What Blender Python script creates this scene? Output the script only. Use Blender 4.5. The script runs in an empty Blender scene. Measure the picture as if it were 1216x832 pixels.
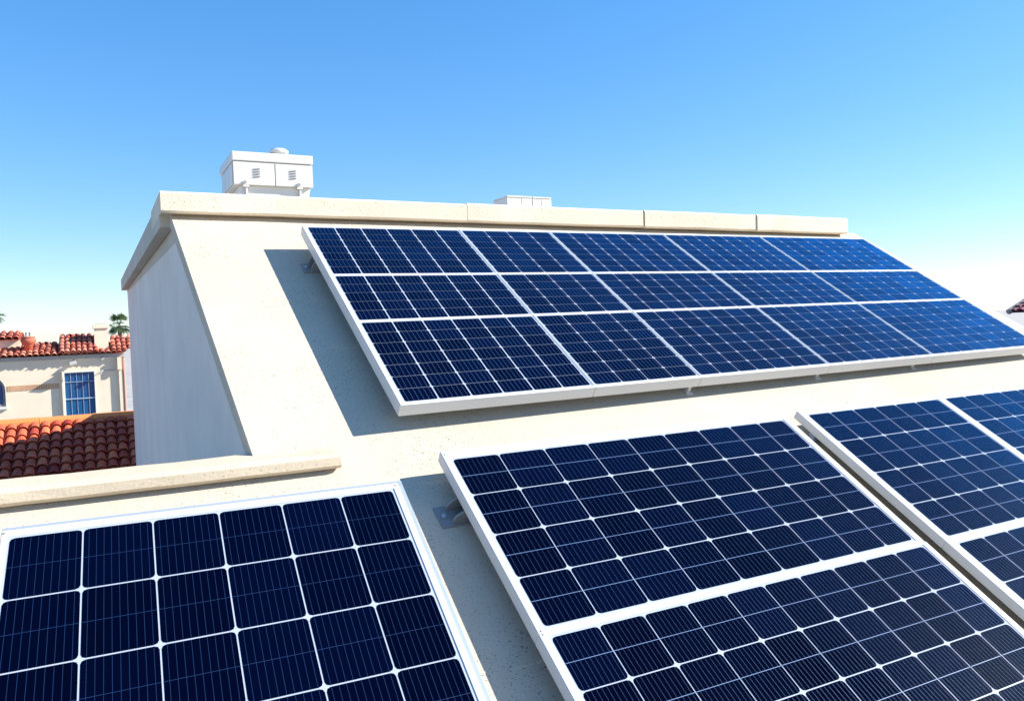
import bpy, bmesh, math, random
from mathutils import Vector, Matrix
random.seed(7)
R_ = math.radians
S = 2.0                                   # metres per layout unit
SC = bpy.context.scene
COL = SC.collection

# ------------------------------------------------------------------ camera
F_PX, PITCH, ROLL, AZ, TILT = 939.2976, R_(1.70063), R_(-2.10088), R_(27.5542), R_(32.37065)
def rotz(v, a):
    return Vector((v[0]*math.cos(a)-v[1]*math.sin(a), v[0]*math.sin(a)+v[1]*math.cos(a), v[2]))
fw = Vector((0, math.cos(PITCH), -math.sin(PITCH))); rt = Vector((1, 0, 0)); up = rt.cross(fw)
rt2 = math.cos(ROLL)*rt + math.sin(ROLL)*up
up2 = -math.sin(ROLL)*rt + math.cos(ROLL)*up
fw, rt2, up2 = [rotz(v, -AZ) for v in (fw, rt2, up2)]
cam = bpy.data.cameras.new('camera'); camo = bpy.data.objects.new('camera', cam); COL.objects.link(camo)
cam.sensor_width = 36; cam.lens = 36*F_PX/1216; cam.clip_start = 0.05; cam.clip_end = 20000
M = Matrix.Identity(4)
for i in range(3):
    M[i][0] = rt2[i]; M[i][1] = up2[i]; M[i][2] = -fw[i]
camo.matrix_world = M
SC.camera = camo

# ------------------------------------------------------------------ light
SUN_EL, SUN_AZ = R_(31.0), R_(-20.0)       # azimuth from +X (along the ridge), counter-clockwise
sdir = Vector((math.cos(SUN_EL)*math.cos(SUN_AZ), math.cos(SUN_EL)*math.sin(SUN_AZ), math.sin(SUN_EL)))
W = bpy.data.worlds.new('World'); SC.world = W; W.use_nodes = True
nt = W.node_tree; nt.nodes.clear()
sky = nt.nodes.new('ShaderNodeTexSky'); sky.sky_type = 'NISHITA'; sky.sun_disc = False
sky.sun_elevation = SUN_EL; sky.sun_rotation = math.pi/2 - SUN_AZ
sky.altitude = 0; sky.air_density = 1.0; sky.dust_density = 0.25; sky.ozone_density = 3.5
hs = nt.nodes.new('ShaderNodeHueSaturation'); hs.inputs['Saturation'].default_value = 1.45
bg = nt.nodes.new('ShaderNodeBackground'); bg.inputs[1].default_value = 0.078
wo = nt.nodes.new('ShaderNodeOutputWorld')
tint = nt.nodes.new('ShaderNodeMix'); tint.data_type = 'RGBA'; tint.blend_type = 'MULTIPLY'; tint.inputs[0].default_value = 1
tint.inputs[7].default_value = (.091, .097, .113, 1)
nt.links.new(sky.outputs[0], tint.inputs[6]); gm = nt.nodes.new('ShaderNodeGamma'); gm.inputs[1].default_value = .66      # eases the glow at the horizon
sc10 = nt.nodes.new('ShaderNodeMix'); sc10.data_type = 'RGBA'; sc10.blend_type = 'MULTIPLY'; sc10.inputs[0].default_value = 1; sc10.inputs[7].default_value = (10, 10, 10, 1)
nt.links.new(tint.outputs[2], gm.inputs[0]); nt.links.new(gm.outputs[0], sc10.inputs[6]); nt.links.new(sc10.outputs[2], hs.inputs['Color']); nt.links.new(hs.outputs[0], bg.inputs[0]); nt.links.new(bg.outputs[0], wo.inputs[0])
sun = bpy.data.lights.new('sun', 'SUN'); sun.energy = 5.0; sun.angle = R_(0.5); sun.color = (1, .95, .86)
suno = bpy.data.objects.new('sun', sun); COL.objects.link(suno)
suno.rotation_euler = (-sdir).to_track_quat('-Z', 'Y').to_euler()
SC.view_settings.view_transform = 'Standard'; SC.view_settings.look = 'None'
SC.view_settings.exposure = 1.05; SC.view_settings.gamma = 1; SC.view_settings.use_curve_mapping = False

# ------------------------------------------------------------------ materials
def new_mat(name):
    m = bpy.data.materials.new(name); m.use_nodes = True
    n = m.node_tree; b = n.nodes['Principled BSDF']
    return m, n, b
def flat(name, c, rough=.6, metal=0., bump=0., scale=60., var=.0):
    m, n, b = new_mat(name)
    b.inputs['Base Color'].default_value = (*c, 1); b.inputs['Roughness'].default_value = rough
    b.inputs['Metallic'].default_value = metal
    if bump or var:
        tc = n.nodes.new('ShaderNodeTexCoord'); nz = n.nodes.new('ShaderNodeTexNoise')
        nz.inputs['Scale'].default_value = scale; nz.inputs['Detail'].default_value = 5
        n.links.new(tc.outputs['Object'], nz.inputs['Vector'])
        if bump:
            bp = n.nodes.new('ShaderNodeBump'); bp.inputs['Strength'].default_value = bump; bp.inputs['Distance'].default_value = .01
            n.links.new(nz.outputs[0], bp.inputs['Height']); n.links.new(bp.outputs[0], b.inputs['Normal'])
        if var:
            nz2 = n.nodes.new('ShaderNodeTexNoise'); nz2.inputs['Scale'].default_value = scale*.06; nz2.inputs['Detail'].default_value = 6
            n.links.new(tc.outputs['Object'], nz2.inputs['Vector'])
            mr = n.nodes.new('ShaderNodeMapRange'); mr.inputs[1].default_value = .3; mr.inputs[2].default_value = .7
            mr.inputs[3].default_value = 1-var; mr.inputs[4].default_value = 1+var*.4
            n.links.new(nz2.outputs[0], mr.inputs[0])
            mx = n.nodes.new('ShaderNodeMix'); mx.data_type = 'RGBA'; mx.blend_type = 'MULTIPLY'; mx.inputs[0].default_value = 1
            mx.inputs[6].default_value = (*c, 1); n.links.new(mr.outputs[0], mx.inputs[7])
            n.links.new(mx.outputs[2], b.inputs['Base Color'])
    return m
def stucco(name, c, pits=.61, pit_scale=85., bump=.35, streak=0.):
    """sand-float plaster: grain bump, scattered dark pits, faint weather stains"""
    m, n, b = new_mat(name); L = n.links.new
    b.inputs['Roughness'].default_value = .9; b.inputs['Specular IOR Level'].default_value = .15
    tc = n.nodes.new('ShaderNodeTexCoord')
    def noise(sc, det=4, rough=.6, vec=None):
        k = n.nodes.new('ShaderNodeTexNoise'); k.inputs['Scale'].default_value = sc; k.inputs['Detail'].default_value = det
        k.inputs['Roughness'].default_value = rough; L(vec or tc.outputs['Object'], k.inputs['Vector']); return k.outputs[0]
    def mrange(x, a, bb, c0, c1):
        k = n.nodes.new('ShaderNodeMapRange'); k.inputs[1].default_value = a; k.inputs[2].default_value = bb
        k.inputs[3].default_value = c0; k.inputs[4].default_value = c1; L(x, k.inputs[0]); return k.outputs[0]
    def math_(op, x, y):
        k = n.nodes.new('ShaderNodeMath'); k.operation = op
        for i, z in enumerate((x, y)):
            if isinstance(z, (int, float)): k.inputs[i].default_value = z
            else: L(z, k.inputs[i])
        return k.outputs[0]
    mp = n.nodes.new('ShaderNodeMapping'); mp.inputs['Scale'].default_value = (1, 1.7, 1.7); mp.inputs['Rotation'].default_value = (0, .3, .7)
    L(tc.outputs['Object'], mp.inputs[0])
    pit = mrange(noise(pit_scale, 2.5, .55, mp.outputs[0]), pits, pits+.045, 0, 1)
    dens = mrange(noise(2.3, 3), .38, .62, .25, 1)
    pit = math_('MULTIPLY', pit, dens)
    stain = mrange(noise(1.1, 7, .65), .25, .75, .85, 1.06)
    grain = mrange(noise(150, 3), .3, .7, .93, 1.05)
    tone = math_('MULTIPLY', stain, grain)
    if streak:
        m2 = n.nodes.new('ShaderNodeMapping'); m2.inputs['Scale'].default_value = (5, 5, .18); L(tc.outputs['Object'], m2.inputs[0])
        st = mrange(noise(1.6, 6, .7, m2.outputs[0]), .35, .7, 1.03, 1-streak)
        tone = math_('MULTIPLY', tone, st)
    dark = math_('SUBTRACT', 1, math_('MULTIPLY', pit, .6))
    tone = math_('MULTIPLY', tone, dark)
    mx = n.nodes.new('ShaderNodeMix'); mx.data_type = 'RGBA'; mx.blend_type = 'MULTIPLY'; mx.inputs[0].default_value = 1
    mx.inputs[6].default_value = (*c, 1); L(tone, mx.inputs[7]); L(mx.outputs[2], b.inputs['Base Color'])
    h = math_('SUBTRACT', math_('ADD', math_('MULTIPLY', noise(95, 4, .65), .5), math_('MULTIPLY', noise(260, 2), .2)), math_('MULTIPLY', pit, .7))
    bp = n.nodes.new('ShaderNodeBump'); bp.inputs['Strength'].default_value = bump; bp.inputs['Distance'].default_value = .008
    L(h, bp.inputs['Height']); L(bp.outputs[0], b.inputs['Normal'])
    return m
CREAM = (.60, .515, .40)
m_stucco = stucco('cream_stucco', CREAM)
m_cap = stucco('coping_plaster', (.80, .69, .53), pits=.64, pit_scale=90, bump=.6)
m_lowcap = stucco('low_coping_plaster', (.66, .55, .40), pits=.635, pit_scale=90, bump=.3)
m_wall = stucco('gable_plaster', (.84, .73, .63), pits=.70, bump=.2, streak=.008)
m_trim = stucco('trim_plaster', (.62, .54, .44), pits=.70, bump=.2)
m_nwall = flat('neighbour_plaster', (.80, .665, .50), .9, bump=.15, scale=40, var=.06)
m_white = flat('white_enamel', (.66, .64, .60), .4, var=.05, scale=30)
m_frame = flat('anodised_frame', (.66, .645, .61), .38, metal=.0, var=.06, scale=40)
m_alu = flat('bare_aluminium', (.36, .41, .50), .45, metal=.2)
m_sheet = flat('white_backsheet', (.40, .44, .51), .25)
m_steel = flat('galvanised_steel', (.30, .30, .30), .5, metal=.25, var=.2, scale=60)
m_bar = flat('glazing_bar_paint', (.30, .42, .55), .5)
m_dark = flat('dark_gap', (.03, .03, .035), .7)
m_slot = flat('louvre_slot', (.22, .22, .23), .6)
m_grey = flat('fascia_grey', (.42, .40, .38), .7)
m_terra = flat('terracotta', (.50, .13, .075), .8, bump=.3, scale=30, var=.2)
m_brick = flat('brick_band', (.62, .36, .20), .85, bump=.3, scale=30, var=.25)
m_ridge = flat('ridge_mortar', (.80, .25, .07), .85, bump=.2, scale=30, var=.12)
m_trunk = flat('palm_trunk', (.16, .12, .085), .95, bump=.6, scale=20)
m_ground = flat('dry_ground', (.42, .39, .35), .95, bump=.2, scale=4, var=.3)
m_asphalt = flat('asphalt', (.05, .05, .052), .9, bump=.2, scale=30)
m_pipe = flat('downpipe_paint', (.40, .25, .20), .6)

def cell_mat(name, base, tint, rough, k):
    """silicon cell under glass: near-black navy diffuse, blue anti-reflex coat that mirrors the sky more at low angles"""
    m = bpy.data.materials.new(name); m.use_nodes = True; n = m.node_tree; n.nodes.clear(); L = n.links.new
    out = n.nodes.new('ShaderNodeOutputMaterial'); d = n.nodes.new('ShaderNodeBsdfDiffuse'); g = n.nodes.new('ShaderNodeBsdfGlossy')
    g.inputs['Color'].default_value = (*tint, 1); g.inputs['Roughness'].default_value = rough
    at = n.nodes.new('ShaderNodeAttribute'); at.attribute_name = 'tone'
    mx = n.nodes.new('ShaderNodeMix'); mx.data_type = 'RGBA'; mx.blend_type = 'MULTIPLY'; mx.inputs[0].default_value = 1
    mx.inputs[6].default_value = (*base, 1); L(at.outputs['Color'], mx.inputs[7]); L(mx.outputs[2], d.inputs['Color'])
    fr = n.nodes.new('ShaderNodeFresnel'); fr.inputs['IOR'].default_value = 1.45
    mu = n.nodes.new('ShaderNodeMath'); mu.operation = 'MULTIPLY'; mu.inputs[1].default_value = k; mu.use_clamp = True
    sq = n.nodes.new('ShaderNodeMath'); sq.operation = 'POWER'; sq.inputs[1].default_value = 2.15   # the coat only mirrors at low angles
    L(fr.outputs[0], sq.inputs[0]); L(sq.outputs[0], mu.inputs[0])
    ms = n.nodes.new('ShaderNodeMixShader'); L(mu.outputs[0], ms.inputs[0]); L(d.outputs[0], ms.inputs[1]); L(g.outputs[0], ms.inputs[2])
    tc = n.nodes.new('ShaderNodeTexCoord'); nz = n.nodes.new('ShaderNodeTexNoise'); nz.inputs['Scale'].default_value = 9; nz.inputs['Detail'].default_value = 3
    L(tc.outputs['Object'], nz.inputs['Vector'])
    bp = n.nodes.new('ShaderNodeBump'); bp.inputs['Strength'].default_value = .04; bp.inputs['Distance'].default_value = .01
    mg = n.nodes.new('ShaderNodeMix'); mg.data_type = 'RGBA'; mg.blend_type = 'MULTIPLY'; mg.inputs[0].default_value = .6
    mg.inputs[6].default_value = (*tint, 1); L(at.outputs['Color'], mg.inputs[7]); L(mg.outputs[2], g.inputs['Color'])
    L(nz.outputs[0], bp.inputs['Height']); L(bp.outputs[0], g.inputs['Normal'])
    L(ms.outputs[0], out.inputs[0])
    return m
m_cell = cell_mat('silicon_cell', (.0004, .0009, .008), (.05, .58, 1.0), .10, 12.5)
m_bus = flat('busbar_ribbon', (.032, .055, .13), .4)
m_bus_dark = flat('busbar_ribbon_thin', (.009, .030, .10), .4)
m_half = flat('cell_gap', (.16, .27, .48), .4)

def attr_tile(name, c0, c1, rough=.85):
    m, n, b = new_mat(name); L = n.links.new
    b.inputs['Roughness'].default_value = rough
    at = n.nodes.new('ShaderNodeAttribute'); at.attribute_name = 'tone'
    sp = n.nodes.new('ShaderNodeSeparateColor'); L(at.outputs['Color'], sp.inputs[0])
    mx = n.nodes.new('ShaderNodeMix'); mx.data_type = 'RGBA'; mx.inputs[6].default_value = (*c0, 1); mx.inputs[7].default_value = (*c1, 1)
    L(sp.outputs[0], mx.inputs[0])
    tc = n.nodes.new('ShaderNodeTexCoord'); nz = n.nodes.new('ShaderNodeTexNoise'); nz.inputs['Scale'].default_value = 14; nz.inputs['Detail'].default_value = 6
    L(tc.outputs['Object'], nz.inputs['Vector'])
    mr = n.nodes.new('ShaderNodeMapRange'); mr.inputs[1].default_value = .3; mr.inputs[2].default_value = .7; mr.inputs[3].default_value = .72; mr.inputs[4].default_value = 1.12
    L(nz.outputs[0], mr.inputs[0])
    m2 = n.nodes.new('ShaderNodeMix'); m2.data_type = 'RGBA'; m2.blend_type = 'MULTIPLY'; m2.inputs[0].default_value = 1
    L(mx.outputs[2], m2.inputs[6]); L(mr.outputs[0], m2.inputs[7]); L(m2.outputs[2], b.inputs['Base Color'])
    bp = n.nodes.new('ShaderNodeBump'); bp.inputs['Strength'].default_value = .3; bp.inputs['Distance'].default_value = .01
    L(nz.outputs[0], bp.inputs['Height']); L(bp.outputs[0], b.inputs['Normal'])
    return m
m_tile = attr_tile('clay_barrel_tile', (.36, .030, .016), (.84, .18, .07))
m_tile_old = attr_tile('faded_barrel_tile', (.34, .05, .03), (.72, .27, .17))
m_tile_far = attr_tile('maroon_tile', (.10, .022, .045), (.42, .10, .17))
m_leaf = attr_tile('palm_leaf', (.020, .055, .022), (.10, .16, .055), .5)

# glass of the neighbour's windows
m_glass, _n, _b = new_mat('blue_window_glass')
_b.inputs['Base Color'].default_value = (.010, .085, .22, 1); _b.inputs['Roughness'].default_value = .12
_b.inputs['Specular IOR Level'].default_value = .6

# ------------------------------------------------------------------ mesh helpers
def link(name, me, mat, parent=None):
    o = bpy.data.objects.new(name, me); COL.objects.link(o)
    if mat:
        for m in (mat if isinstance(mat, (list, tuple)) else [mat]): me.materials.append(m)
    if parent: o.parent = parent
    return o
def bm_obj(name, bm, mat, parent=None, smooth=False, bevel=0., seg=2):
    bmesh.ops.recalc_face_normals(bm, faces=bm.faces[:])
    if bevel:
        bmesh.ops.bevel(bm, geom=bm.edges[:], offset=bevel, segments=seg, profile=.6, affect='EDGES', clamp_overlap=True)
    me = bpy.data.meshes.new(name); bm.to_mesh(me); bm.free()
    if smooth:
        for f in me.polygons: f.use_smooth = True
    return link(name, me, mat, parent)
def box(bm, a, b, M=None):
    x0, y0, z0 = a; x1, y1, z1 = b
    vs = [bm.verts.new(c) for c in ((x0,y0,z0),(x1,y0,z0),(x1,y1,z0),(x0,y1,z0),(x0,y0,z1),(x1,y0,z1),(x1,y1,z1),(x0,y1,z1))]
    if M is not None:
        for v in vs: v.co = M @ v.co
    fs = [bm.faces.new([vs[i] for i in q]) for q in ((0,3,2,1),(4,5,6,7),(0,1,5,4),(1,2,6,5),(2,3,7,6),(3,0,4,7))]
    return vs, fs
def prism(bm, poly, axis, a, b):
    """extrude polygon along axis 0=x: poly is (y,z); 1=y: (x,z); 2=z: (x,y)"""
    def P(p, t):
        return {0: (t, p[0], p[1]), 1: (p[0], t, p[1]), 2: (p[0], p[1], t)}[axis]
    A = [bm.verts.new(P(p, a)) for p in poly]; B = [bm.verts.new(P(p, b)) for p in poly]
    bm.faces.new(A); bm.faces.new(B[::-1]); k = len(poly)
    for i in range(k): bm.faces.new((A[i], A[(i+1) % k], B[(i+1) % k], B[i]))
def lathe(bm, prof, seg=24, c=(0,0,0)):
    rings = []
    for r, z in prof:
        rings.append([bm.verts.new((c[0]+r*math.cos(2*math.pi*i/seg), c[1]+r*math.sin(2*math.pi*i/seg), c[2]+z)) for i in range(seg)])
    for A, B in zip(rings, rings[1:]):
        for i in range(seg): bm.faces.new((A[i], A[(i+1) % seg], B[(i+1) % seg], B[i]))
    bm.faces.new(rings[0][::-1]); bm.faces.new(rings[-1])
def tube(bm, pts, r, seg=10):
    rings = []
    pts = [Vector(p) for p in pts]
    for i, p in enumerate(pts):
        d = (pts[min(i+1, len(pts)-1)] - pts[max(i-1, 0)]).normalized()
        a = d.orthogonal().normalized(); b = d.cross(a)
        rr = r[i] if isinstance(r, (list, tuple)) else r
        if rings:   # keep the twist small
            ref = rings[-1][0].co - pts[i-1]; a = (ref - d*ref.dot(d)).normalized(); b = d.cross(a)
        rings.append([bm.verts.new(p + rr*(math.cos(2*math.pi*k/seg)*a + math.sin(2*math.pi*k/seg)*b)) for k in range(seg)])
    for A, B in zip(rings, rings[1:]):
        for i in range(seg): bm.faces.new((A[i], A[(i+1) % seg], B[(i+1) % seg], B[i]))
    bm.faces.new(rings[0][::-1]); bm.faces.new(rings[-1])
def tag(o, label=None, cat=None, group=None, kind=None):
    if label: o['label'] = label
    if cat: o['category'] = cat
    if group: o['group'] = group
    if kind: o['kind'] = kind
    return o
def empty(name, loc=(0, 0, 0), M=None):
    o = bpy.data.objects.new(name, None); COL.objects.link(o); o.empty_display_size = .2
    if M is not None: o.matrix_world = M
    else: o.location = loc
    return o
def tone_attr(o, vals):
    """one value per face stored on corners"""
    a = o.data.color_attributes.new('tone', 'FLOAT_COLOR', 'CORNER')
    for p in o.data.polygons:
        v = vals[p.index]
        for li in p.loop_indices: a.data[li].color = (v, v, v, 1)

# ------------------------------------------------------------------ frames of the roof and of each array
def frame_axes(daz=0., dtl=0.):
    if daz == 'ridge':                     # upper array: turned a little within the roof plane
        u, v, n = frame_axes(); g, dt, ro = R_(1.33777), R_(.45058), -.006
        U = math.cos(g)*u + math.sin(g)*v; V0 = -math.sin(g)*u + math.cos(g)*v
        U = math.cos(ro)*U + math.sin(ro)*n; n1 = U.cross(V0)
        V = math.cos(dt)*V0 + math.sin(dt)*n1; return U, V, U.cross(V)
    t = TILT + R_(dtl); a = R_(daz)
    U = Vector((math.cos(a), math.sin(a), 0)); w = Vector((-math.sin(a), math.cos(a), 0))
    V = math.cos(t)*w + math.sin(t)*Vector((0, 0, 1)); return U, V, U.cross(V)
def frame_matrix(daz, dtl, d, u, v):
    """local x along the ridge, y up the slope, z out of the roof; origin at (u, v) on the plane d units from the camera height"""
    U, V, N = frame_axes(daz, dtl)
    o = S*(-d*N + u*U + v*V)
    m = Matrix.Identity(4)
    for i in range(3):
        m[i][0] = U[i]; m[i][1] = V[i]; m[i][2] = N[i]; m[i][3] = o[i]
    return m
H_ROOF = .065
D_ROOF = 1 + H_ROOF
def roof_z(w):
    """height of the sloped roof (metres) at depth w (metres)"""
    U, V, N = frame_axes()
    return (-D_ROOF*S - N[1]*w)/N[2]

# ------------------------------------------------------------------ ground
bm = bmesh.new(); bmesh.ops.create_grid(bm, x_segments=1, y_segments=1, size=6000)
g = bm_obj('ground', bm, m_ground); g.location = (0, 0, -7.0); tag(g, kind='structure')
bm = bmesh.new(); box(bm, (-60, 20.0, -6.996), (90, 27.0, -6.99)); tag(bm_obj('street', bm, m_asphalt), kind='structure')

# ------------------------------------------------------------------ the stucco house that carries the panels
UL, UR = .209*S, 3.215*S                  # gable ends
W_TOP, W_LOW, W_EAVE = 2.585*S, 1.59*S, -.45*S
W_BACK = 6.94*S
U_LOW = -2.2*S
house = empty('stucco_house', (UL, W_TOP, -7))
tag(house, 'cream stucco house whose sloped roof carries the solar panels', 'house')
IN = Matrix.Translation((-UL, -W_TOP, 7))
def hpart(name, bm, mat, **k):
    parent = k.pop('parent', house)
    bmesh.ops.transform(bm, matrix=IN, verts=bm.verts[:])
    return bm_obj(name, bm, mat, parent, **k)
# sloped roof slab, L-shaped: the lower part runs further to the left
bm = bmesh.new()
T_SL = .04*S/.845
def slab(pts):
    A = [bm.verts.new((x, y, roof_z(y))) for x, y in pts]; B = [bm.verts.new((x, y, roof_z(y)-T_SL)) for x, y in pts]
    bm.faces.new(A); bm.faces.new(B[::-1]); k = len(pts)
    for i in range(k): bm.faces.new((A[i], A[(i+1) % k], B[(i+1) % k], B[i]))
XL = (UL, .262*S)
slab([(U_LOW, W_EAVE), (UR+.70, W_EAVE), (UR+.02, W_TOP+.03), (UL-.004, W_TOP+.03), (XL[1]-.004, W_LOW+.03), (U_LOW, W_LOW+.03)])
roof = hpart('sloped_roof', bm, m_stucco)
# gable wall on the left
zt = roof_z(W_TOP)
zb = .444*S
bm = bmesh.new()
k0 = .022
prism(bm, [(W_LOW+.01, roof_z(W_LOW)-T_SL+.01), (W_TOP, zt-T_SL+.01), (W_TOP+.35, zt-.01), (W_BACK, zb), (W_BACK, -7), (W_LOW+.01, -7)], 0, UL+k0, UL+.30)
for v in bm.verts:                         # the wall line follows the slab edge, which leans outwards down the slope
    if v.co.y < W_TOP-.5 and v.co.z > -6: v.co.x += .098
hpart('gable_wall', bm, m_wall)
bm = bmesh.new()
prism(bm, [(W_EAVE+.3, roof_z(W_EAVE+.3)-T_SL-.004), (W_TOP, zt-T_SL-.004), (W_BACK, zb-.02), (W_BACK, -7), (W_EAVE+.3, -7)], 0, UR-.35, UR-.02)
hpart('gable_wall', bm, m_wall)
bm = bmesh.new(); box(bm, (UL+.302, W_BACK-.3, -7), (UR-.352, W_BACK-.003, zb-.03)); hpart('back_wall', bm, m_wall)
bm = bmesh.new(); box(bm, (U_LOW+.05, W_EAVE+.3, -7), (UR-.36, W_EAVE+.6, roof_z(W_EAVE+.3)-T_SL-.006)); hpart('front_wall', bm, m_wall)
bm = bmesh.new(); box(bm, (U_LOW+.05, W_LOW-.26, -7), (UL+.015, W_LOW-.035, roof_z(W_LOW-.26)-T_SL-.006)); hpart('side_wall', bm, m_wall)
# flat roof behind the coping
bm = bmesh.new()
vs = [(UL+.02, W_TOP+.05, zt-.03), (UR-.01, W_TOP+.05, zt-.03), (UR-.01, W_BACK+.02, zb+.02), (UL+.02, W_BACK+.02, zb+.02)]
A = [bm.verts.new(v) for v in vs]; B = [bm.verts.new((x, y, z-.14)) for x, y, z in vs]
bm.faces.new(A); bm.faces.new(B[::-1])
for i in range(4): bm.faces.new((A[i], A[(i+1) % 4], B[(i+1) % 4], B[i]))
hpart('flat_roof', bm, m_trim)
# rake trim along the top of the gable wall
bm = bmesh.new()
ut, w0, w1 = .180*S, 2.62*S, 7.02*S
def zr(w): return zt + (zb-zt)*(w-W_TOP)/(W_BACK-W_TOP)
vs = [(w0, zr(w0)+.085), (w1, zr(w1)+.085), (w1, zr(w1)-.085), (w0, zr(w0)-.075)]
prism(bm, vs, 0, ut, UL+.018)
hpart('rake_trim', bm, m_trim, bevel=.006)
# coping along the ridge: stones laid end to end
joints = [.1795, 1.166, 1.935, 2.535, 3.105]
wc0, wc1 = 2.535*S, 2.98*S
for i in range(4):
    x0, x1 = joints[i]*S+(.003 if i else 0), joints[i+1]*S-.003
    bm = bmesh.new()
    h1 = .437*S + .006*i
    x_in = [x0] + [x0+(x1-x0)*t/6 for t in range(1, 6)] + [x1]
    zc0, zc1 = .374*S, h1
    rows = []
    for x in x_in:
        j = random.uniform(-.004, .004)
        rows.append([bm.verts.new(p) for p in ((x, wc0+j, zc0+.012+j), (x, wc0+.012+j, zc0+j*.5), (x, wc1, zc0), (x, wc1, zc1), (x, wc0+.014+j, zc1+j*.5), (x, wc0+j, zc1-.014))])
    for A, B in zip(rows, rows[1:]):
        for k in range(6): bm.faces.new((A[k], A[(k+1) % 6], B[(k+1) % 6], B[k]))
    bm.faces.new(rows[0]); bm.faces.new(rows[-1][::-1])
    hpart('coping_stone', bm, m_cap)
# mortar bed under the coping
bm = bmesh.new(); box(bm, (UL+.004, W_TOP+.032, zt-.06), (UR-.03, W_TOP+.30, .374*S-.002)); hpart('mortar_bed', bm, m_trim)
# low parapet at lower left
bm = bmesh.new()
xs = [U_LOW + (.415*S-U_LOW)*t/44 for t in range(45)]
rows = []
for i, x in enumerate(xs):
    j = random.uniform(-.003, .003); j2 = random.uniform(-.008, .008); rz = 0
    sh = 1 if i < 44 else 0
    y0, y1, zz, zbm = 1.538*S, 1.668*S, -.2360*S, -.2655*S
    rows.append([bm.verts.new(p) for p in ((x, y0+.004, zbm+.01+j*.4), (x, y0+.02, zbm-.003+j*.3), (x, y1+.01, zbm-.01), (x, y1+j2, zz-.012+j), (x, y1-.03+j2, zz+j*.6), (x, y0+.03, zz+j2*.4), (x, y0+.006+j*.4, zz-.016))])
for A, B in zip(rows, rows[1:]):
    for k in range(7): bm.faces.new((A[k], A[(k+1) % 7], B[(k+1) % 7], B[k]))
bm.faces.new(rows[0]); bm.faces.new(rows[-1][::-1])
hpart('low_coping', bm, m_lowcap)
bm = bmesh.new()
prism(bm, [(W_LOW-.03, roof_z(W_LOW-.03)-.06), (W_LOW-.03, -.2655*S-.004), (W_LOW+.12, -.2655*S-.004), (W_LOW+.12, roof_z(W_LOW)-.30)], 0, U_LOW+.01, .23*S)
hpart('low_parapet', bm, m_stucco)
# unseen wing added behind the gable wall, outlined to shadow the tiled roof
bm = bmesh.new()
prism(bm, [(W_BACK+.003, .20), (15.33, -.24), (16.03, -.70), (16.62, -.76), (16.62, -7), (W_BACK+.003, -7)], 0, .78, 6.0)
hpart('unseen_shadow_wing', bm, m_wall)

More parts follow.
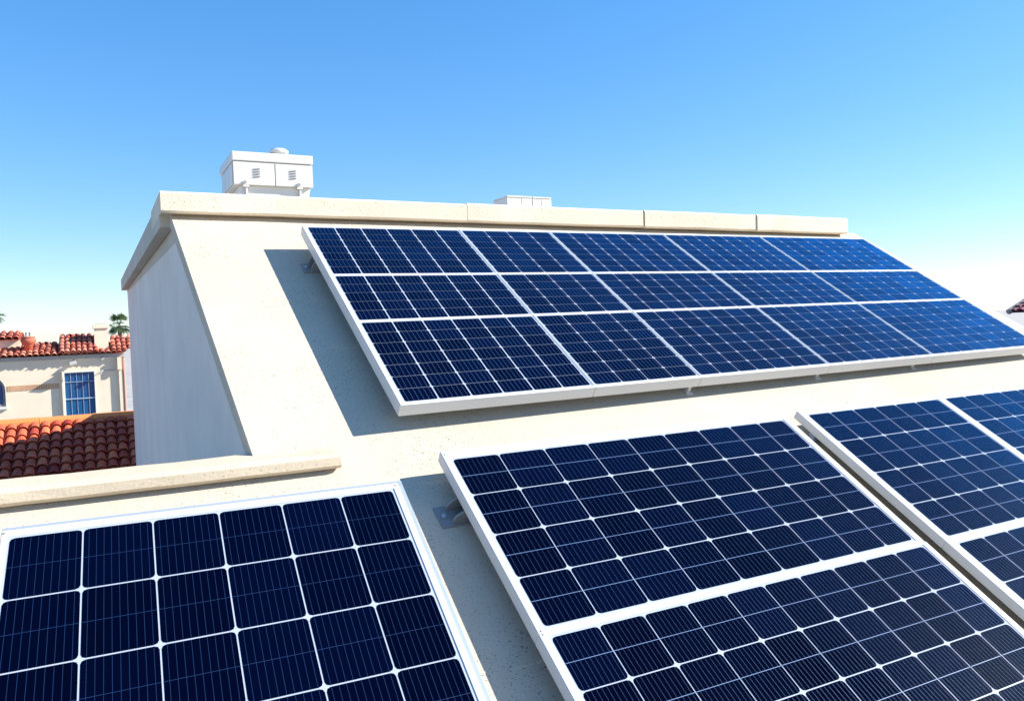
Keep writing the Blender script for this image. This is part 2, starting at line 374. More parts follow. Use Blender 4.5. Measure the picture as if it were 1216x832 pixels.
# ------------------------------------------------------------------ solar panels
FR_T = .030*S                              # frame thickness
def rect(bm, x0, x1, y0, y1, z):
    return bm.faces.new([bm.verts.new(c) for c in ((x0, y0, z), (x1, y0, z), (x1, y1, z), (x0, y1, z))])
def chamfer_cell(bm, x0, x1, y0, y1, z, c, seg=2):
    pts = []
    for cx, cy, a0 in ((x1-c, y1-c, 0), (x0+c, y1-c, 90), (x0+c, y0+c, 180), (x1-c, y0+c, 270)):
        for k in range(seg+1):
            a = R_(a0 + 90*k/seg); pts.append((cx+c*math.cos(a), cy+c*math.sin(a), z))
    return bm.faces.new([bm.verts.new(p) for p in pts])
def panel(daz, dtl, outer, cols, rows, label, group, gap=(.004, .004), ch=.012, half=True, nbus=9, busw=.0008, busmat=None, flange=0., gapline=.0016, ft=FR_T):
    """outer=(u0,u1,v0,v1) layout units (v up the slope); cols / rows = cell boundary lines in the same units"""
    u0, u1, v0, v1 = outer
    uc, vc = (u0+u1)/2, (v0+v1)/2
    root = empty('solar_panel', M=frame_matrix(daz, dtl, 1.0, uc, vc))
    tag(root, label, 'solar panel', group)
    X0, X1, Y0, Y1 = (u0-uc)*S, (u1-uc)*S, (v0-vc)*S, (v1-vc)*S
    cx = [(c-uc)*S for c in cols]; ry = [(r-vc)*S for r in rows]       # rows run downwards
    ix0, ix1, iy0, iy1 = cx[0]-.006, cx[-1]+.006, ry[-1]-.006, ry[0]+.006
    # frame: four mitred rails, outer lip and inner step
    bm = bmesh.new()
    def ring(x0, x1, y0, y1, z, c):
        return [bm.verts.new((x, y, z)) for x, y in ((x0+c, y0), (x1-c, y0), (x1, y0+c), (x1, y1-c), (x1-c, y1), (x0+c, y1), (x0, y1-c), (x0, y0+c))]
    e, c = .0025, .0035
    r0 = ring(X0, X1, Y0, Y1, -ft, c); r1 = ring(X0, X1, Y0, Y1, -e, c); r2 = ring(X0+e, X1-e, Y0+e, Y1-e, 0, c)
    r3 = ring(ix0-e, ix1+e, iy0-e, iy1+e, 0, .001); r4 = ring(ix0, ix1, iy0, iy1, -.003, .001); r5 = ring(ix0, ix1, iy0, iy1, -ft, .001)
    rs = [r0, r1, r2, r3, r4, r5, r0]
    for A, B in zip(rs, rs[1:]):
        for i in range(8): bm.faces.new((A[i], A[(i+1) % 8], B[(i+1) % 8], B[i]))
    nf = len(bm.faces)
    if Y1-Y0 > .7:                         # screw heads at the corners of the large frames
        for x in ((X0+ix0)/2, (X1+ix1)/2):
            for y in ((Y1+iy1)/2, (Y0+iy0)/2): lathe(bm, [(.0042, .0002), (.0042, .0012), (.0025, .0018)], 8, (x, y, 0))
    bm.faces.ensure_lookup_table()
    for f_ in bm.faces[nf:]: f_.material_index = 1
    fr = bm_obj('frame', bm, [m_frame, m_steel], root)
    if flange:
        bm = bmesh.new()
        f = flange
        box(bm, (X0, Y1, -ft), (X1+f, Y1+f, -.010)); box(bm, (X1, Y0, -ft), (X1+f, Y1-.0005, -.010))
        bm_obj('frame_flange', bm, m_alu, fr, bevel=.0015)
    bm = bmesh.new(); box(bm, (ix0+.0005, iy0+.0005, -.009), (ix1-.0005, iy1-.0005, -.0034)); bm_obj('backsheet', bm, m_sheet, root)
    # cells, their ribbons and the half-cell seams: one printed grid under the glass
    bm = bmesh.new(); vals = []; zc = -.0026
    for i in range(len(cx)-1):
        for j in range(len(ry)-1):
            x0, x1 = cx[i]+gap[0]/2, cx[i+1]-gap[0]/2; y0, y1 = ry[j+1]+gap[1]/2, ry[j]-gap[1]/2
            chamfer_cell(bm, x0, x1, y0, y1, zc, ch); vals.append(random.uniform(.72, 1.28))
            for k in range(nbus):
                t = (k+.7)/(nbus+.4); xb = x0+(x1-x0)*t
                rect(bm, xb-busw/2, xb+busw/2, y0+.002, y1-.002, zc+.0005).material_index = 1; vals.append(1)
            if half:
                ym = (y0+y1)/2; rect(bm, x0, x1, ym-gapline/2, ym+gapline/2, zc+.0009).material_index = 2; vals.append(1)
    me = bpy.data.meshes.new('cell_grid'); bm.to_mesh(me); bm.free()
    cg = link('cell_grid', me, [m_cell, busmat or m_bus, busmat or m_half], root); tone_attr(cg, vals)
    return root

def lin(a, b, n): return [a+(b-a)*i/n for i in range(n+1)]
# upper array: five columns by three rows
G_UP = 'solar panels of the upper array near the ridge'
ub = [.6004, 1.1084, 1.4507, 1.9538, 2.4541, 3.0950]; vb = [2.1352, 1.8326, 1.5948, 1.2514]
ncol = [6, 4, 7, 7, 8]; nrow = [7, 5, 7]
rown = ['top row', 'middle row', 'bottom row']
coln = ['leftmost column', 'second column from left', 'middle column', 'second column from right', 'rightmost column']
for j in range(3):
    for i in range(5):
        bu0 = .014 if i == 0 else .0065; bu1 = .012 if i == 4 else .0065
        bv1 = .011 if j == 0 else .0065; bv0 = .012 if j == 2 else .0065
        o = (ub[i]+(.00015 if i else 0), ub[i+1]-(.00015 if i < 4 else 0), vb[j+1]+(.00015 if j < 2 else 0), vb[j]-(.00015 if j else 0))
        panel('ridge', 0, o, lin(ub[i]+bu0, ub[i+1]-bu1, ncol[i]), lin(vb[j]-bv1, vb[j+1]+bv0, nrow[j]),
              'small blue solar panel, %s of the upper array, %s' % (rown[j], coln[i]), G_UP,
              gap=(.0075 if i == 0 else .0045, .0020), ch=.008 if i == 0 else .0105, half=False, nbus=6 if i < 2 else 5, busw=.0018)
# centre array
G_LO = 'large solar panels of the lower row'
midcols = [.6125, .7162, .8245, .9335, 1.0394, 1.1440, 1.2475, 1.3450, 1.4390, 1.5243]
panel(-.315, -.418, (.5955, 1.5470, .6745, 1.1370), midcols, [1.1102, 1.0026, .895, .7904, .6842],
      'large navy solar panel in the centre, upper of two sharing one long left edge', G_LO, gap=(.0046, .0046), ch=.014, nbus=9, busw=.0008, ft=.048)
panel(-.315, -.418, (.5955, 1.5500, .0250, .6744), lin(.6126, 1.5300, 10), [.6644-.1036*k for k in range(7)],
      'large navy solar panel at the bottom centre, directly below the centre one', G_LO, gap=(.0046, .0046), ch=.014, nbus=9, busw=.0008, ft=.048)
# left panel
panel(-2.15, .185, (-.1975, .4275, -.2300, 1.0440), [-.1864, -.0874, .0119, .1123, .2146, .3161, .4133], [1.0274-.1222*k for k in range(11)],
      'very dark six column solar panel at bottom left below the low parapet', G_LO, gap=(.0052, .0052), ch=.013, nbus=9, busw=.0010, busmat=m_bus_dark, flange=.020, gapline=.0014)
# right array
panel(.377, -.402, (1.6330, 2.2165, .6500, 1.1330), [1.6563, 1.7400, 1.8300, 1.9190, 2.0060, 2.0960, 2.1990], [1.1138, 1.0002, .8790, .7670, .6620],
      'large blue solar panel at the right, first beyond the narrow dark gap', G_LO, gap=(.005, .005), ch=.013, nbus=8, busw=.0008, ft=.042)
panel(.377, -.402, (2.2166, 2.8000, .6500, 1.1330), lin(2.2330, 2.7850, 6), [1.1138, 1.0002, .8790, .7670, .6620],
      'bright blue solar panel cut off by the right edge of the view', G_LO, gap=(.005, .005), ch=.013, nbus=8, busw=.0008, ft=.042)
panel(.377, -.402, (1.6330, 2.2165, .1600, .6499), lin(1.6600, 2.1990, 6), lin(.6400, .1800, 4),
      'blue solar panel at the bottom right corner below the first right one', G_LO, gap=(.005, .005), ch=.013, nbus=8, busw=.0008, ft=.042)

# ------------------------------------------------------------------ rails and mounting feet
def roof_M(u, v): return frame_matrix(0, 0, D_ROOF, u, v)
def rail(daz, dtl, u0, u1, v, label, FR_T=FR_T):
    m = frame_matrix(daz, dtl, 1.0, (u0+u1)/2, v)
    hl = (u1-u0)/2*S
    # height available down to the roof at the middle of the rail
    U, V, N = frame_axes()
    p = m.to_translation(); gapz = (p.dot(N) + D_ROOF*S)
    th = min(.03, max(.012, gapz - FR_T - .016))
    r = empty('mounting_rail', M=m); tag(r, label, 'rail', 'mounting rails under the solar panels')
    bm = bmesh.new(); box(bm, (-hl, -.016, -FR_T-th), (hl, .016, -FR_T-.0005)); bm_obj('channel', bm, m_steel, r)
    n = max(2, int(hl*2/1.2))
    for k in range(n):
        x = -hl+.1+(2*hl-.2)*k/(n-1); bm = bmesh.new(); box(bm, (x-.02, -.014, -FR_T-th-.05), (x+.02, .014, -FR_T-th+.002)); bm_obj('standoff', bm, m_steel, r)
rail('ridge', 0, .68, 3.02, 2.05, 'hidden steel rail under the top row of the upper array')
rail('ridge', 0, .68, 3.02, 1.72, 'hidden steel rail under the middle row of the upper array')
rail('ridge', 0, .68, 3.02, 1.40, 'hidden steel rail under the bottom row of the upper array')
rail(-.315, -.418, .68, 1.48, .93, 'hidden steel rail under the upper centre panel', .048)
rail(-.315, -.418, .68, 1.48, .40, 'hidden steel rail under the lower centre panel', .048)
rail(-2.15, .185, -.15, .36, .80, 'hidden steel rail under the far left dark panel')
rail(.377, -.402, 1.72, 2.74, .90, 'hidden steel rail under the right hand panels', .042)
rail(.377, -.402, 1.72, 2.14, .42, 'hidden steel rail under the bottom right corner panel', .042)

def bracket(u, v, s, label, gap):
    """roof bracket: base plate, folded upright with curved gusset, bolt"""
    r = empty('mounting_bracket', M=roof_M(u, v)); tag(r, label, 'bracket', 'brackets holding the panel edges off the roof')
    bm = bmesh.new(); box(bm, (-.075*s, -.055*s, .0005), (.10*s, .055*s, .008)); bm_obj('base_plate', bm, m_steel, r, bevel=.002)
    bm = bmesh.new()
    pts = [(-.03*s, .006)]
    for k in range(7):
        a = R_(180-90*k/6); pts.append((.045*s+.075*s*math.cos(a), .010+(gap-.012)*math.sin(a)))
    pts += [(.10*s, gap), (.10*s, .006)]
    prism(bm, pts, 1, -.045*s, -.037*s); prism(bm, pts, 1, .030*s, .038*s)
    box(bm, (.045*s, -.036*s, gap-.008), (.10*s, .029*s, gap-.001))
    bm_obj('upright', bm, m_steel, r)
    bm = bmesh.new(); lathe(bm, [(.010, .008), (.010, .018), (.006, .020)], 6, (-.05*s, 0, 0)); bm_obj('bolt', bm, m_alu, r)
    return r
bracket(.600, 1.000, 1.0, 'grey folded bracket beside the left edge of the centre panel', .072)
bracket(.560, 2.030, .95, 'grey folded bracket beside the top left corner of the upper array', .095)
def foot(u, v, label, h):
    r = empty('support_post', M=roof_M(u, v)); tag(r, label, 'support post', 'small posts under the lower edge of the upper array')
    bm = bmesh.new(); box(bm, (-.022, -.02, .0005), (.022, .05, .006)); bm_obj('base_plate', bm, m_frame, r, bevel=.001)
    bm = bmesh.new(); box(bm, (-.011, -.004, .006), (.011, .022, h)); bm_obj('post', bm, m_frame, r, bevel=.003)
    bm = bmesh.new(); box(bm, (-.014, .0225, h-.022), (.014, .12, h-.002)); bm_obj('arm', bm, m_steel, r)
for (u, v, hh), l in zip(((1.410, 1.315, .074), (1.918, 1.331, .067), (2.372, 1.340, .061)), ('leftmost of three', 'middle of three', 'rightmost of three')):
    foot(u, v, 'small white post under the lower edge of the upper array, %s' % l, hh)
r = empty('edge_clamp', M=roof_M(1.640, 1.070)); tag(r, 'small shiny clamp in the dark gap beside the right panel', 'clamp')
bm = bmesh.new(); box(bm, (-.05, -.03, .0005), (.05, .03, .006)); bm_obj('base_plate', bm, m_steel, r, bevel=.001)
bm = bmesh.new(); box(bm, (-.008, -.02, .006), (.02, .02, .06)); bm_obj('clip', bm, m_alu, r, bevel=.003)

# ------------------------------------------------------------------ rooftop units behind the coping
def unit():
    X0, X1, Y0, Y1 = .474*S, .769*S, 3.1*S, 3.43*S
    zl0, zl1, zbm = .657*S, .693*S, .570*S
    zr0 = zt+.12
    r = empty('air_conditioner', (X0, Y0, zr0)); tag(r, 'white boxy rooftop air conditioner with a round vent cap on its lid', 'air conditioner')
    off = Matrix.Translation((-X0, -Y0, -zr0))
    def part(n, bm, m, parent=r, **k):
        bmesh.ops.transform(bm, matrix=off, verts=bm.verts[:]); return bm_obj(n, bm, m, parent, **k)
    bm = bmesh.new(); box(bm, (X0+.006, Y0+.008, zbm), (X1-.006, Y1-.006, zl0-.001)); part('cabinet', bm, m_white)
    bm = bmesh.new(); box(bm, (X0-.006, Y0-.006, zl0+.004), (X1+.006, Y1+.006, zl1)); lid = part('lid', bm, m_white, bevel=.006)
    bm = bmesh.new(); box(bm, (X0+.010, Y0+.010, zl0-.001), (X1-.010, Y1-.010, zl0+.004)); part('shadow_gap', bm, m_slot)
    mid = X0+(X1-X0)*.515
    for a, b in ((X0, mid-.004), (mid+.004, X1)):
        bm = bmesh.new(); box(bm, (a, Y0-.004, zbm), (b, Y0+.007, zl0-.006)); d = part('door_panel', bm, m_white, bevel=.002)
        xc = a+(b-a)*(.56 if a == X0 else .46)
        for k in range(4):
            z = zbm+.118-.019*k
            bm = bmesh.new(); M2 = Matrix.Translation((xc, Y0-.004, z)) @ Matrix.Rotation(R_(-7), 4, 'Y')
            prism(bm, [(-.006, -.002), (-.006, .004), (.0015, .006), (.0015, -.004)], 0, -.024, .024)
            bmesh.ops.transform(bm, matrix=M2, verts=bm.verts[:]); part('louvre', bm, m_slot, d)
    for k in range(3):
        y = Y0+.05+k*.18
        bm = bmesh.new(); box(bm, (X0-.003, y, zbm+.01), (X0+.005, y+.165, zl0-.008)); part('side_panel', bm, m_white, bevel=.002)
    # plinth, tapering in, with base rails and clips
    bm = bmesh.new(); prism(bm, [(X0+.10, zr0+.004), (X1-.07, zr0+.004), (X1-.012, zbm-.002), (X0+.05, zbm-.002)], 1, Y0+.03, Y1-.05); part('plinth', bm, m_white)
    for x in (X0+.085, X1-.105):
        bm = bmesh.new(); box(bm, (x, Y0+.005, zr0+.003), (x+.014, Y0+.028, zbm-.001)); box(bm, (x-.020, Y0-.003, zbm-.016), (x+.024, Y0+.026, zbm-.001)); part('leg', bm, m_white, bevel=.002)
        bm = bmesh.new(); box(bm, (x-.02, Y0-.012, zbm+.008), (x+.012, Y0-.005, zbm+.028), Matrix.Translation((x, 0, zbm)) @ Matrix.Rotation(R_(-25), 4, 'Y') @ Matrix.Translation((-x, 0, -zbm))); part('clip', bm, m_steel)
    bm = bmesh.new(); lathe(bm, [(.050, 0), (.050, .030), (.072, .032), (.074, .046), (.056, .062), (.02, .070)], 28, (X0+(X1-X0)*.62, Y0+.13, zl1+.0005)); part('vent_cap', bm, m_white, lid, smooth=False)
unit()
def unit2():
    X0, X1, Y0, Y1 = 1.621*S, 1.846*S, 3.1*S, 3.24*S
    z1, z0 = .579*S, zt+.05
    r = empty('roof_vent', (X0, Y0, z0)); tag(r, 'low white rooftop vent box showing above the middle of the coping', 'roof vent')
    off = Matrix.Translation((-X0, -Y0, -z0))
    def part(n, bm, m, parent=r, **k):
        bmesh.ops.transform(bm, matrix=off, verts=bm.verts[:]); return bm_obj(n, bm, m, parent, **k)
    xm = X0+.56*(X1-X0)
    bm = bmesh.new(); box(bm, (X0+.004, Y0+.006, z0), (X1-.004, Y1, z1-.016)); part('cabinet', bm, m_white)
    bm = bmesh.new(); box(bm, (X0, Y0, z1-.014), (xm-.004, Y1+.006, z1)); part('lid', bm, m_white, bevel=.003)
    bm = bmesh.new(); box(bm, (xm+.004, Y0, z1-.014), (X1, Y1+.006, z1-.001)); part('lid', bm, m_white, bevel=.003)
    for a, b in ((X0, X0+.14), (X0+.146, xm-.006), (xm+.006, xm+.09), (xm+.096, X1)):
        bm = bmesh.new(); box(bm, (a, Y0, z0), (b, Y0+.005, z1-.022)); part('side_panel', bm, m_white, bevel=.001)
unit2()

# ------------------------------------------------------------------ clay tile roofs
def tile_field(bm, vals, O, A, D, N, width, length, pitch, course, jit=.006, seg=6):
    """barrel tiles: O upper-left corner, A along the eave, D down the slope, N out"""
    O, A, D, N = Vector(O), Vector(A), Vector(D), Vector(N)
    nc, nr = int(width/pitch+.5), int(length/course+.5)
    for j in range(nr):
        for i in range(nc):
            r0 = pitch*.36; r1 = pitch*.50
            x = (i+.5)*pitch + random.uniform(-jit, jit); y0 = j*course - course*.18; y1 = (j+1)*course + random.uniform(-jit, jit)*1.5
            lift = random.uniform(0, jit)
            ra, rb = [], []
            for k in range(seg+1):
                a = math.pi*k/seg
                ra.append(bm.verts.new(O + A*(x-r0*math.cos(a)) + D*y0 + N*(r0*math.sin(a)*.9+lift)))
                rb.append(bm.verts.new(O + A*(x-r1*math.cos(a)) + D*y1 + N*(r1*math.sin(a)*.95+.018+lift)))
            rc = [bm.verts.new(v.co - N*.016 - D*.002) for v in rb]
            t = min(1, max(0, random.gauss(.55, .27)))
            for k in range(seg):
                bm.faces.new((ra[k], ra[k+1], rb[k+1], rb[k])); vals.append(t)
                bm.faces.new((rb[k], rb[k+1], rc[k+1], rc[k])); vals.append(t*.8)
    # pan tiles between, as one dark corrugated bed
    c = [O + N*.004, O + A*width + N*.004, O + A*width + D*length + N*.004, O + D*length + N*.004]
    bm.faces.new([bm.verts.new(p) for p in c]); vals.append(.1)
def tiles_obj(name, bm, vals, mat, parent, loc):
    bmesh.ops.translate(bm, vec=-Vector(loc), verts=bm.verts[:])
    me = bpy.data.meshes.new(name); bm.to_mesh(me); bm.free()
    o = link(name, me, mat, parent); tone_attr(o, vals); return o

# nearer roof, in the shade of the stucco house
def tiled_house():
    base = (-3.0, 16.8, -7)
    r = empty('tiled_house', base); tag(r, 'low house with orange barrel tile roof half in shadow beside the gable wall', 'house')
    off = Matrix.Translation(-Vector(base))
    def part(n, bm, m, **k):
        bmesh.ops.transform(bm, matrix=off, verts=bm.verts[:]); return bm_obj(n, bm, m, r, **k)
    pa = R_(20); zr_, wr = -1.46, 17.0
    D = Vector((0, -math.cos(pa), -math.sin(pa))); N = Vector((0, -math.sin(pa), math.cos(pa)))
    bm = bmesh.new(); vals = []
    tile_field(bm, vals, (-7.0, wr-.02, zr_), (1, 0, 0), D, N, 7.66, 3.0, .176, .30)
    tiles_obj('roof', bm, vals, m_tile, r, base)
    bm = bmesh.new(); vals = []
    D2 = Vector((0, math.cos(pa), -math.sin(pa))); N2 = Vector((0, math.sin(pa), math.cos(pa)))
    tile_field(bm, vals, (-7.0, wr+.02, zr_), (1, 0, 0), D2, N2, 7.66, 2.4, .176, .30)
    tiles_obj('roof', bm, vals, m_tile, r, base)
    # ridge cap tiles
    bm = bmesh.new(); x = -7.05
    while x < .64:
        x2 = min(x+.86, .655); j = random.uniform(-.006, .006)
        pts = [(wr+.115*math.cos(math.pi*k/8), zr_+.01+j+.105*math.sin(math.pi*k/8)) for k in range(9)]
        pts = [(wr+.115, zr_-.05)] + pts + [(wr-.115, zr_-.05)]
        prism(bm, pts, 0, x+.004, x2-.004); x = x2
    part('ridge_cap', bm, m_ridge)
    w_e = wr-3.0*math.cos(pa)
    bm = bmesh.new(); prism(bm, [(w_e+.3, zr_-3.0*math.sin(pa)+.05), (wr, zr_-.06), (wr+2.0, zr_-2.1*math.sin(pa)-.05), (wr+2.0, -7), (w_e+.3, -7)], 0, -6.9, .62)
    part('wall', bm, m_nwall)
tiled_house()

# house across the way
def neighbour():
    Y = 30.0
    base = (-1, Y, -7)
    r = empty('mission_house', base); tag(r, 'beige mission style house with weathered tile roof, tall blue window and chimney', 'house')
    off = Matrix.Translation(-Vector(base))
    def part(n, bm, m, parent=r, label=None, **k):
        bmesh.ops.transform(bm, matrix=off, verts=bm.verts[:]); o = bm_obj(n, bm, m, parent, **k)
        if label: o['label'] = label
        return o
    # wall built round the two window openings
    XA, XB = -9.0, .66
    wx0, wx1, wz0, wz1 = -1.085, -.15, -2.6, -.945
    ax0, ax1, az0, azs = -3.65, -2.72, -1.95, -1.42         # arched window, spring line azs
    bm = bmesh.new(); t = .3
    def wb(x0, x1, z0, z1): box(bm, (x0, Y, z0), (x1, Y+t, z1))
    TOP = -.50
    wb(wx1, XB, -7, TOP); wb(wx0, wx1, wz1, TOP); wb(wx0, wx1, -7, wz0); wb(ax1, wx0, -7, TOP); wb(ax0, ax1, -7, az0); wb(XA, ax0, -7, TOP)
    R = (ax1-ax0)/2; xc = (ax0+ax1)/2
    arc = [(xc+R*math.cos(math.pi*k/14), azs+R*math.sin(math.pi*k/14)) for k in range(15)]
    for (x0, z0), (x1, z1) in zip(arc, arc[1:]):
        prism(bm, [(x0, z0), (x0, TOP), (x1, TOP), (x1, z1)], 1, Y, Y+t)
    part('wall', bm, m_nwall)
    bm = bmesh.new(); box(bm, (XA, Y+t, -7), (XB, Y+7, TOP-.02)); part('wall', bm, m_nwall)
    # tall window
    bm = bmesh.new(); f = .032
    for a in ((wx0, wz0, wx0+f, wz1), (wx1-f, wz0, wx1, wz1), (wx0+f, wz1-f, wx1-f, wz1), (wx0+f, wz0, wx1-f, wz0+f)):
        box(bm, (a[0], Y-.03, a[1]), (a[2], Y+.06, a[3]))
    wf = part('window', bm, m_white)
    bm = bmesh.new(); box(bm, (wx0+f, Y+.04, wz0+f), (wx1-f, Y+.05, wz1-f)); part('pane', bm, m_glass, wf)
    bm = bmesh.new()
    gw = wx1-wx0-2*f
    for k in range(1, 5):
        x = wx0+f+gw*k/5; box(bm, (x-.006, Y+.022, wz0+f), (x+.006, Y+.0395, wz1-f))
    for z, h in ((-1.29, .008), (-1.85, .018)): box(bm, (wx0+f, Y+.004, z-h), (wx1-f, Y+.0215, z+h))
    part('glazing_bars', bm, m_bar, wf)
    # fin with a shaped bracket on the window's left jamb
    bm = bmesh.new()
    prism(bm, [(Y, wz1+.02), (Y-.36, wz1+.02), (Y-.33, wz1-.03), (Y-.24, wz1-.22), (Y-.14, wz1-.30), (Y-.12, wz1-.32), (Y-.12, wz0), (Y, wz0)], 0, wx0-.045, wx0-.006)
    part('window_fin', bm, m_nwall)
    # arched window
    bm = bmesh.new(); fr_ = .07
    outer = [(ax0, az0), (ax1, az0)] + arc; inner = [(ax0+fr_, az0+fr_), (ax1-fr_, az0+fr_)] + [(xc+(R-fr_)*math.cos(math.pi*k/14), azs+(R-fr_)*math.sin(math.pi*k/14)) for k in range(15)]
    n = len(outer)
    for y in (Y+.05, Y+.12):
        pass
    Of = [bm.verts.new((x, Y+.05, z)) for x, z in outer]; If = [bm.verts.new((x, Y+.05, z)) for x, z in inner]
    Ob = [bm.verts.new((x, Y+.12, z)) for x, z in outer]; Ib = [bm.verts.new((x, Y+.12, z)) for x, z in inner]
    for i in range(n):
        j = (i+1) % n
        bm.faces.new((Of[i], Of[j], If[j], If[i])); bm.faces.new((If[i], If[j], Ib[j], Ib[i])); bm.faces.new((Ob[j], Ob[i], Ib[i], Ib[j])); bm.faces.new((Of[j], Of[i], Ob[i], Ob[j]))
    af = part('window', bm, m_slot, label='arched window with a dark frame')
    bm = bmesh.new(); prism(bm, inner, 1, Y+.085, Y+.095); part('pane', bm, m_glass, af)
    bm = bmesh.new(); box(bm, (xc-.02, Y+.066, az0+fr_), (xc+.02, Y+.084, azs+R-fr_)); box(bm, (xc+.24, Y+.066, az0+fr_), (xc+.27, Y+.084, azs+.3)); part('glazing_bars', bm, m_white, af)
    bm = bmesh.new(); box(bm, (ax0-.08, Y-.07, az0-.09), (ax1+.05, Y-.002, az0-.002)); part('sill', bm, m_white, af)
    # brick band
    bm = bmesh.new(); x = -2.66
    while x < -1.25:
        box(bm, (x, Y-.012, -1.475), (x+.055, Y-.001, -1.305)); x += .066
    part('brick_band', bm, m_brick)
    # eave board and tiles
    bm = bmesh.new(); box(bm, (XA-.1, Y-.05, -.52), (XB+.09, Y-.003, -.40)); box(bm, (XA-.1, Y-.003, TOP+.002), (XB+.09, Y+.6, -.405)); part('fascia', bm, m_grey)
    pa = R_(15); D = Vector((0, -math.cos(pa), -math.sin(pa))); N = Vector((0, -math.sin(pa), math.cos(pa)))
    bm = bmesh.new(); vals = []
    L1 = 1.35; e0 = Vector((XA-.1, Y-.10, -.36)); top = e0 - D*L1
    tile_field(bm, vals, top, (1, 0, 0), D, N, XB-XA+.25, L1, .175, .30, jit=.016)
    # shallow slope behind
    D3 = Vector((0, math.cos(pa), -math.sin(pa))); N3 = Vector((0, math.sin(pa), math.cos(pa)))
    tile_field(bm, vals, top, (1, 0, 0), D3, N3, XB-XA+.25, 5.0, .225, .42, jit=.016)
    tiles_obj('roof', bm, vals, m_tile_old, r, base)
    # steeper raised section in the middle and the piece at the right
    pb = R_(24); Db = Vector((0, -math.cos(pb), -math.sin(pb))); Nb = Vector((0, -math.sin(pb), math.cos(pb)))
    bm = bmesh.new(); vals = []
    tile_field(bm, vals, Vector((-1.17, Y+1.05, .235)), (1, 0, 0), Db, Nb, 1.08, 1.30, .165, .28, jit=.012)
    tile_field(bm, vals, Vector((.36, Y+.95, .145)), (1, 0, 0), Db, Nb, .72, 1.0, .165, .28, jit=.016)
    Dc = Vector((0, math.cos(pb), -math.sin(pb))); Nc = Vector((0, math.sin(pb), math.cos(pb)))
    tile_field(bm, vals, Vector((-1.17, Y+1.05, .235)), (1, 0, 0), Dc, Nc, 1.08, 1.30, .20, .33, jit=.012)
    tiles_obj('raised_roof', bm, vals, m_tile_old, r, base)
    bm = bmesh.new(); box(bm, (-1.16, Y+.35, -.40), (-.10, Y+1.70, -.10)); part('raised_wall', bm, m_nwall)
    # small tower piece at the left
    bm = bmesh.new(); box(bm, (-4.6, Y+.75, -.4), (-2.30, Y+2.4, .17)); part('tower', bm, m_nwall)
    bm = bmesh.new(); vals = []
    tile_field(bm, vals, Vector((-4.7, Y+1.5, .42)), (1, 0, 0), D, N, 2.45, .95, .20, .31, jit=.012)
    tile_field(bm, vals, Vector((-4.7, Y+1.5, .42)), (1, 0, 0), D3, N3, 2.45, .95, .20, .31, jit=.012)
    tiles_obj('tower_roof', bm, vals, m_tile_old, r, base)
    # chimney
    bm = bmesh.new(); cx0, cx1 = -.12, .30
    box(bm, (cx0, Y+.25, -.40), (cx1, Y+.70, .46)); ch = part('chimney', bm, m_nwall)
    bm = bmesh.new(); box(bm, (cx0-.05, Y+.20, .462), (cx1+.04, Y+.75, .60)); part('chimney_cap', bm, m_nwall, ch, bevel=.012)
    bm = bmesh.new(); box(bm, (cx0+.03, Y+.28, .602), (cx1-.04, Y+.66, .635)); part('flue', bm, m_grey, ch)
    # flood lights under the eave
    for x, z, s in ((-.78, -.66, 1.0), (.10, -.55, .62)):
        bm = bmesh.new(); M2 = Matrix.Translation((x, Y-.13*s, z)) @ Matrix.Rotation(R_(-18), 4, 'Y') @ Matrix.Rotation(R_(25), 4, 'X')
        box(bm, (-.10*s, -.07*s, -.045*s), (.10*s, .05*s, .045*s), M2); l = part('flood_light', bm, m_white, bevel=.008)
        bm = bmesh.new(); tube(bm, [(x+.03, Y-.003, z+.10*s), (x+.03, Y-.10*s, z+.07*s), (x, Y-.13*s, z+.02)], .012, 6); part('arm', bm, m_grey, l)
    # wall pipe with an elbow lamp right of the window
    bm = bmesh.new(); tube(bm, [(.46, Y-.02, -.955), (.10, Y-.02, -.955), (.06, Y-.10, -.965), (.02, Y-.16, -1.02)], .016, 8); box(bm, (-.07, Y-.22, -1.08), (.06, Y-.12, -1.0)); part('wall_lamp', bm, m_grey)
    # corner pilaster and downpipe
    bm = bmesh.new(); box(bm, (.56, Y-.10, -7), (XB, Y-.002, -.53)); box(bm, (.53, Y-.19, -.95), (XB, Y-.101, -.53)); part('corner_pilaster', bm, m_nwall)
    bm = bmesh.new(); tube(bm, [(XB+.06, Y-.08, -.55), (XB+.06, Y-.08, -7)], .045, 10); part('downpipe', bm, m_pipe)
neighbour()
# terracotta urn on the neighbour's roof
u_ = empty('terracotta_urn', (-2.04, 30.35, -.17)); tag(u_, 'round terracotta urn standing on the weathered tile roof', 'urn')
bm = bmesh.new(); lathe(bm, [(.13, -.05), (.13, .17), (.185, .20), (.225, .27), (.225, .33), (.20, .38), (.19, .39), (.215, .40), (.21, .43), (.14, .435), (.13, .40)], 24); bm_obj('bowl', bm, m_terra, u_, smooth=True)
for dx in (-.05, .05):
    bm = bmesh.new(); lathe(bm, [(.028, .44), (.026, .54), (.034, .56), (.02, .575)], 10, (dx, 0, 0)); bm_obj('spout', bm, m_slot, u_)

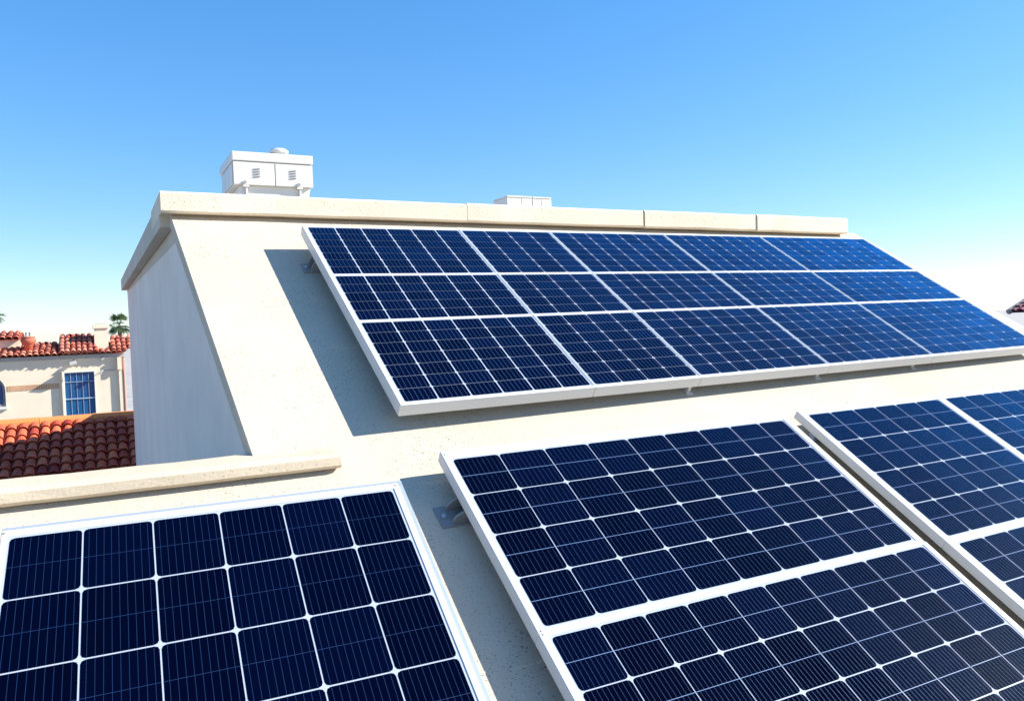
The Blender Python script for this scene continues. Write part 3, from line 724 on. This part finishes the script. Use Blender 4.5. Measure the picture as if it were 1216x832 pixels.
# tiled roof far on the right
def far_roof():
    base = (33, 17.6, -7); SH = rt2*.46 + Vector((0, 0, .12))
    r = empty('far_house', Vector(base)+SH); tag(r, 'distant house corner with maroon tile roof at the right edge', 'house')
    bm = bmesh.new(); vals = []
    pa = R_(20)
    D = Vector((-math.cos(pa), 0, -math.sin(pa))); A = Vector((0, -1, 0)); N = Vector((-math.sin(pa), 0, math.cos(pa)))
    tile_field(bm, vals, (33.0, 18.3, .62), A, D, N, 6.0, 2.6, .26, .36, jit=.02)
    tiles_obj('roof', bm, vals, m_tile_far, r, base)
    bm = bmesh.new()
    tube(bm, [(33.05, 18.4, .66), (33.05, 12.3, .66)], .14, 10)
    tube(bm, [(33.05, 18.32, .66), (30.62, 18.32, -.22)], .11, 10)
    bmesh.ops.translate(bm, vec=-Vector(base), verts=bm.verts[:]); bm_obj('ridge_cap', bm, m_slot, r)
    bm = bmesh.new(); prism(bm, [(32.2, .12), (33.0, .43), (37, .43), (37, -7), (32.2, -7)], 1, 12.4, 17.9)
    bmesh.ops.translate(bm, vec=-Vector(base), verts=bm.verts[:]); bm_obj('wall', bm, m_nwall, r)
far_roof()

# ------------------------------------------------------------------ palms far behind
def palm(x, y, zc, rad, seed, label):
    rnd = random.Random(seed)
    r = empty('palm_tree', (x, y, -7)); tag(r, label, 'palm tree', 'fan palms behind the beige house')
    bm = bmesh.new(); h = zc+7
    tube(bm, [(0, 0, -.05), (.05, 0, h*.4), (.02, .03, h*.8), (0, 0, h)], [.30, .24, .19, .17], 10); bm_obj('trunk', bm, m_trunk, r)
    bm = bmesh.new(); vals = []
    for k in range(30):
        a = rnd.uniform(0, 2*math.pi); el = rnd.uniform(-.75, 1.2)
        d = Vector((math.cos(a)*math.cos(el), math.sin(a)*math.cos(el), math.sin(el)))
        s = d.cross(Vector((0, 0, 1))).normalized(); n = s.cross(d)
        o = Vector((0, 0, h)); c = o + d*rad*rnd.uniform(.40, .55)
        pw = .03
        bm.faces.new([bm.verts.new(p) for p in (o-s*pw, o+s*pw, c+s*pw*.6, c-s*pw*.6)]); vals.append(.4)
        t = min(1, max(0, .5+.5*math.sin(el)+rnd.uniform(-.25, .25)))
        for q in range(13):
            b = R_(-95+190*q/12) + rnd.uniform(-.05, .05)
            e = (d*math.cos(b)+s*math.sin(b)); L = rad*.55*(.75+.25*math.cos(b))*rnd.uniform(.85, 1.1)
            mid = c+e*L*.55+n*.02; tip = c+e*L - Vector((0, 0, 1))*L*rnd.uniform(.12, .35)
            wv_ = e.cross(n).normalized()*L*.075
            bm.faces.new([bm.verts.new(p) for p in (c, mid-wv_, tip, mid+wv_)]); vals.append(t)
    me = bpy.data.meshes.new('crown'); bm.to_mesh(me); bm.free(); o = link('crown', me, m_leaf, r); tone_attr(o, vals)
palm(1.75, 80, 1.45, 1.35, 3, 'dark green fan palm peeping out right of the chimney')
palm(-8.2, 80, 2.7, 1.5, 5, 'fan palm cut off by the left edge of the view')
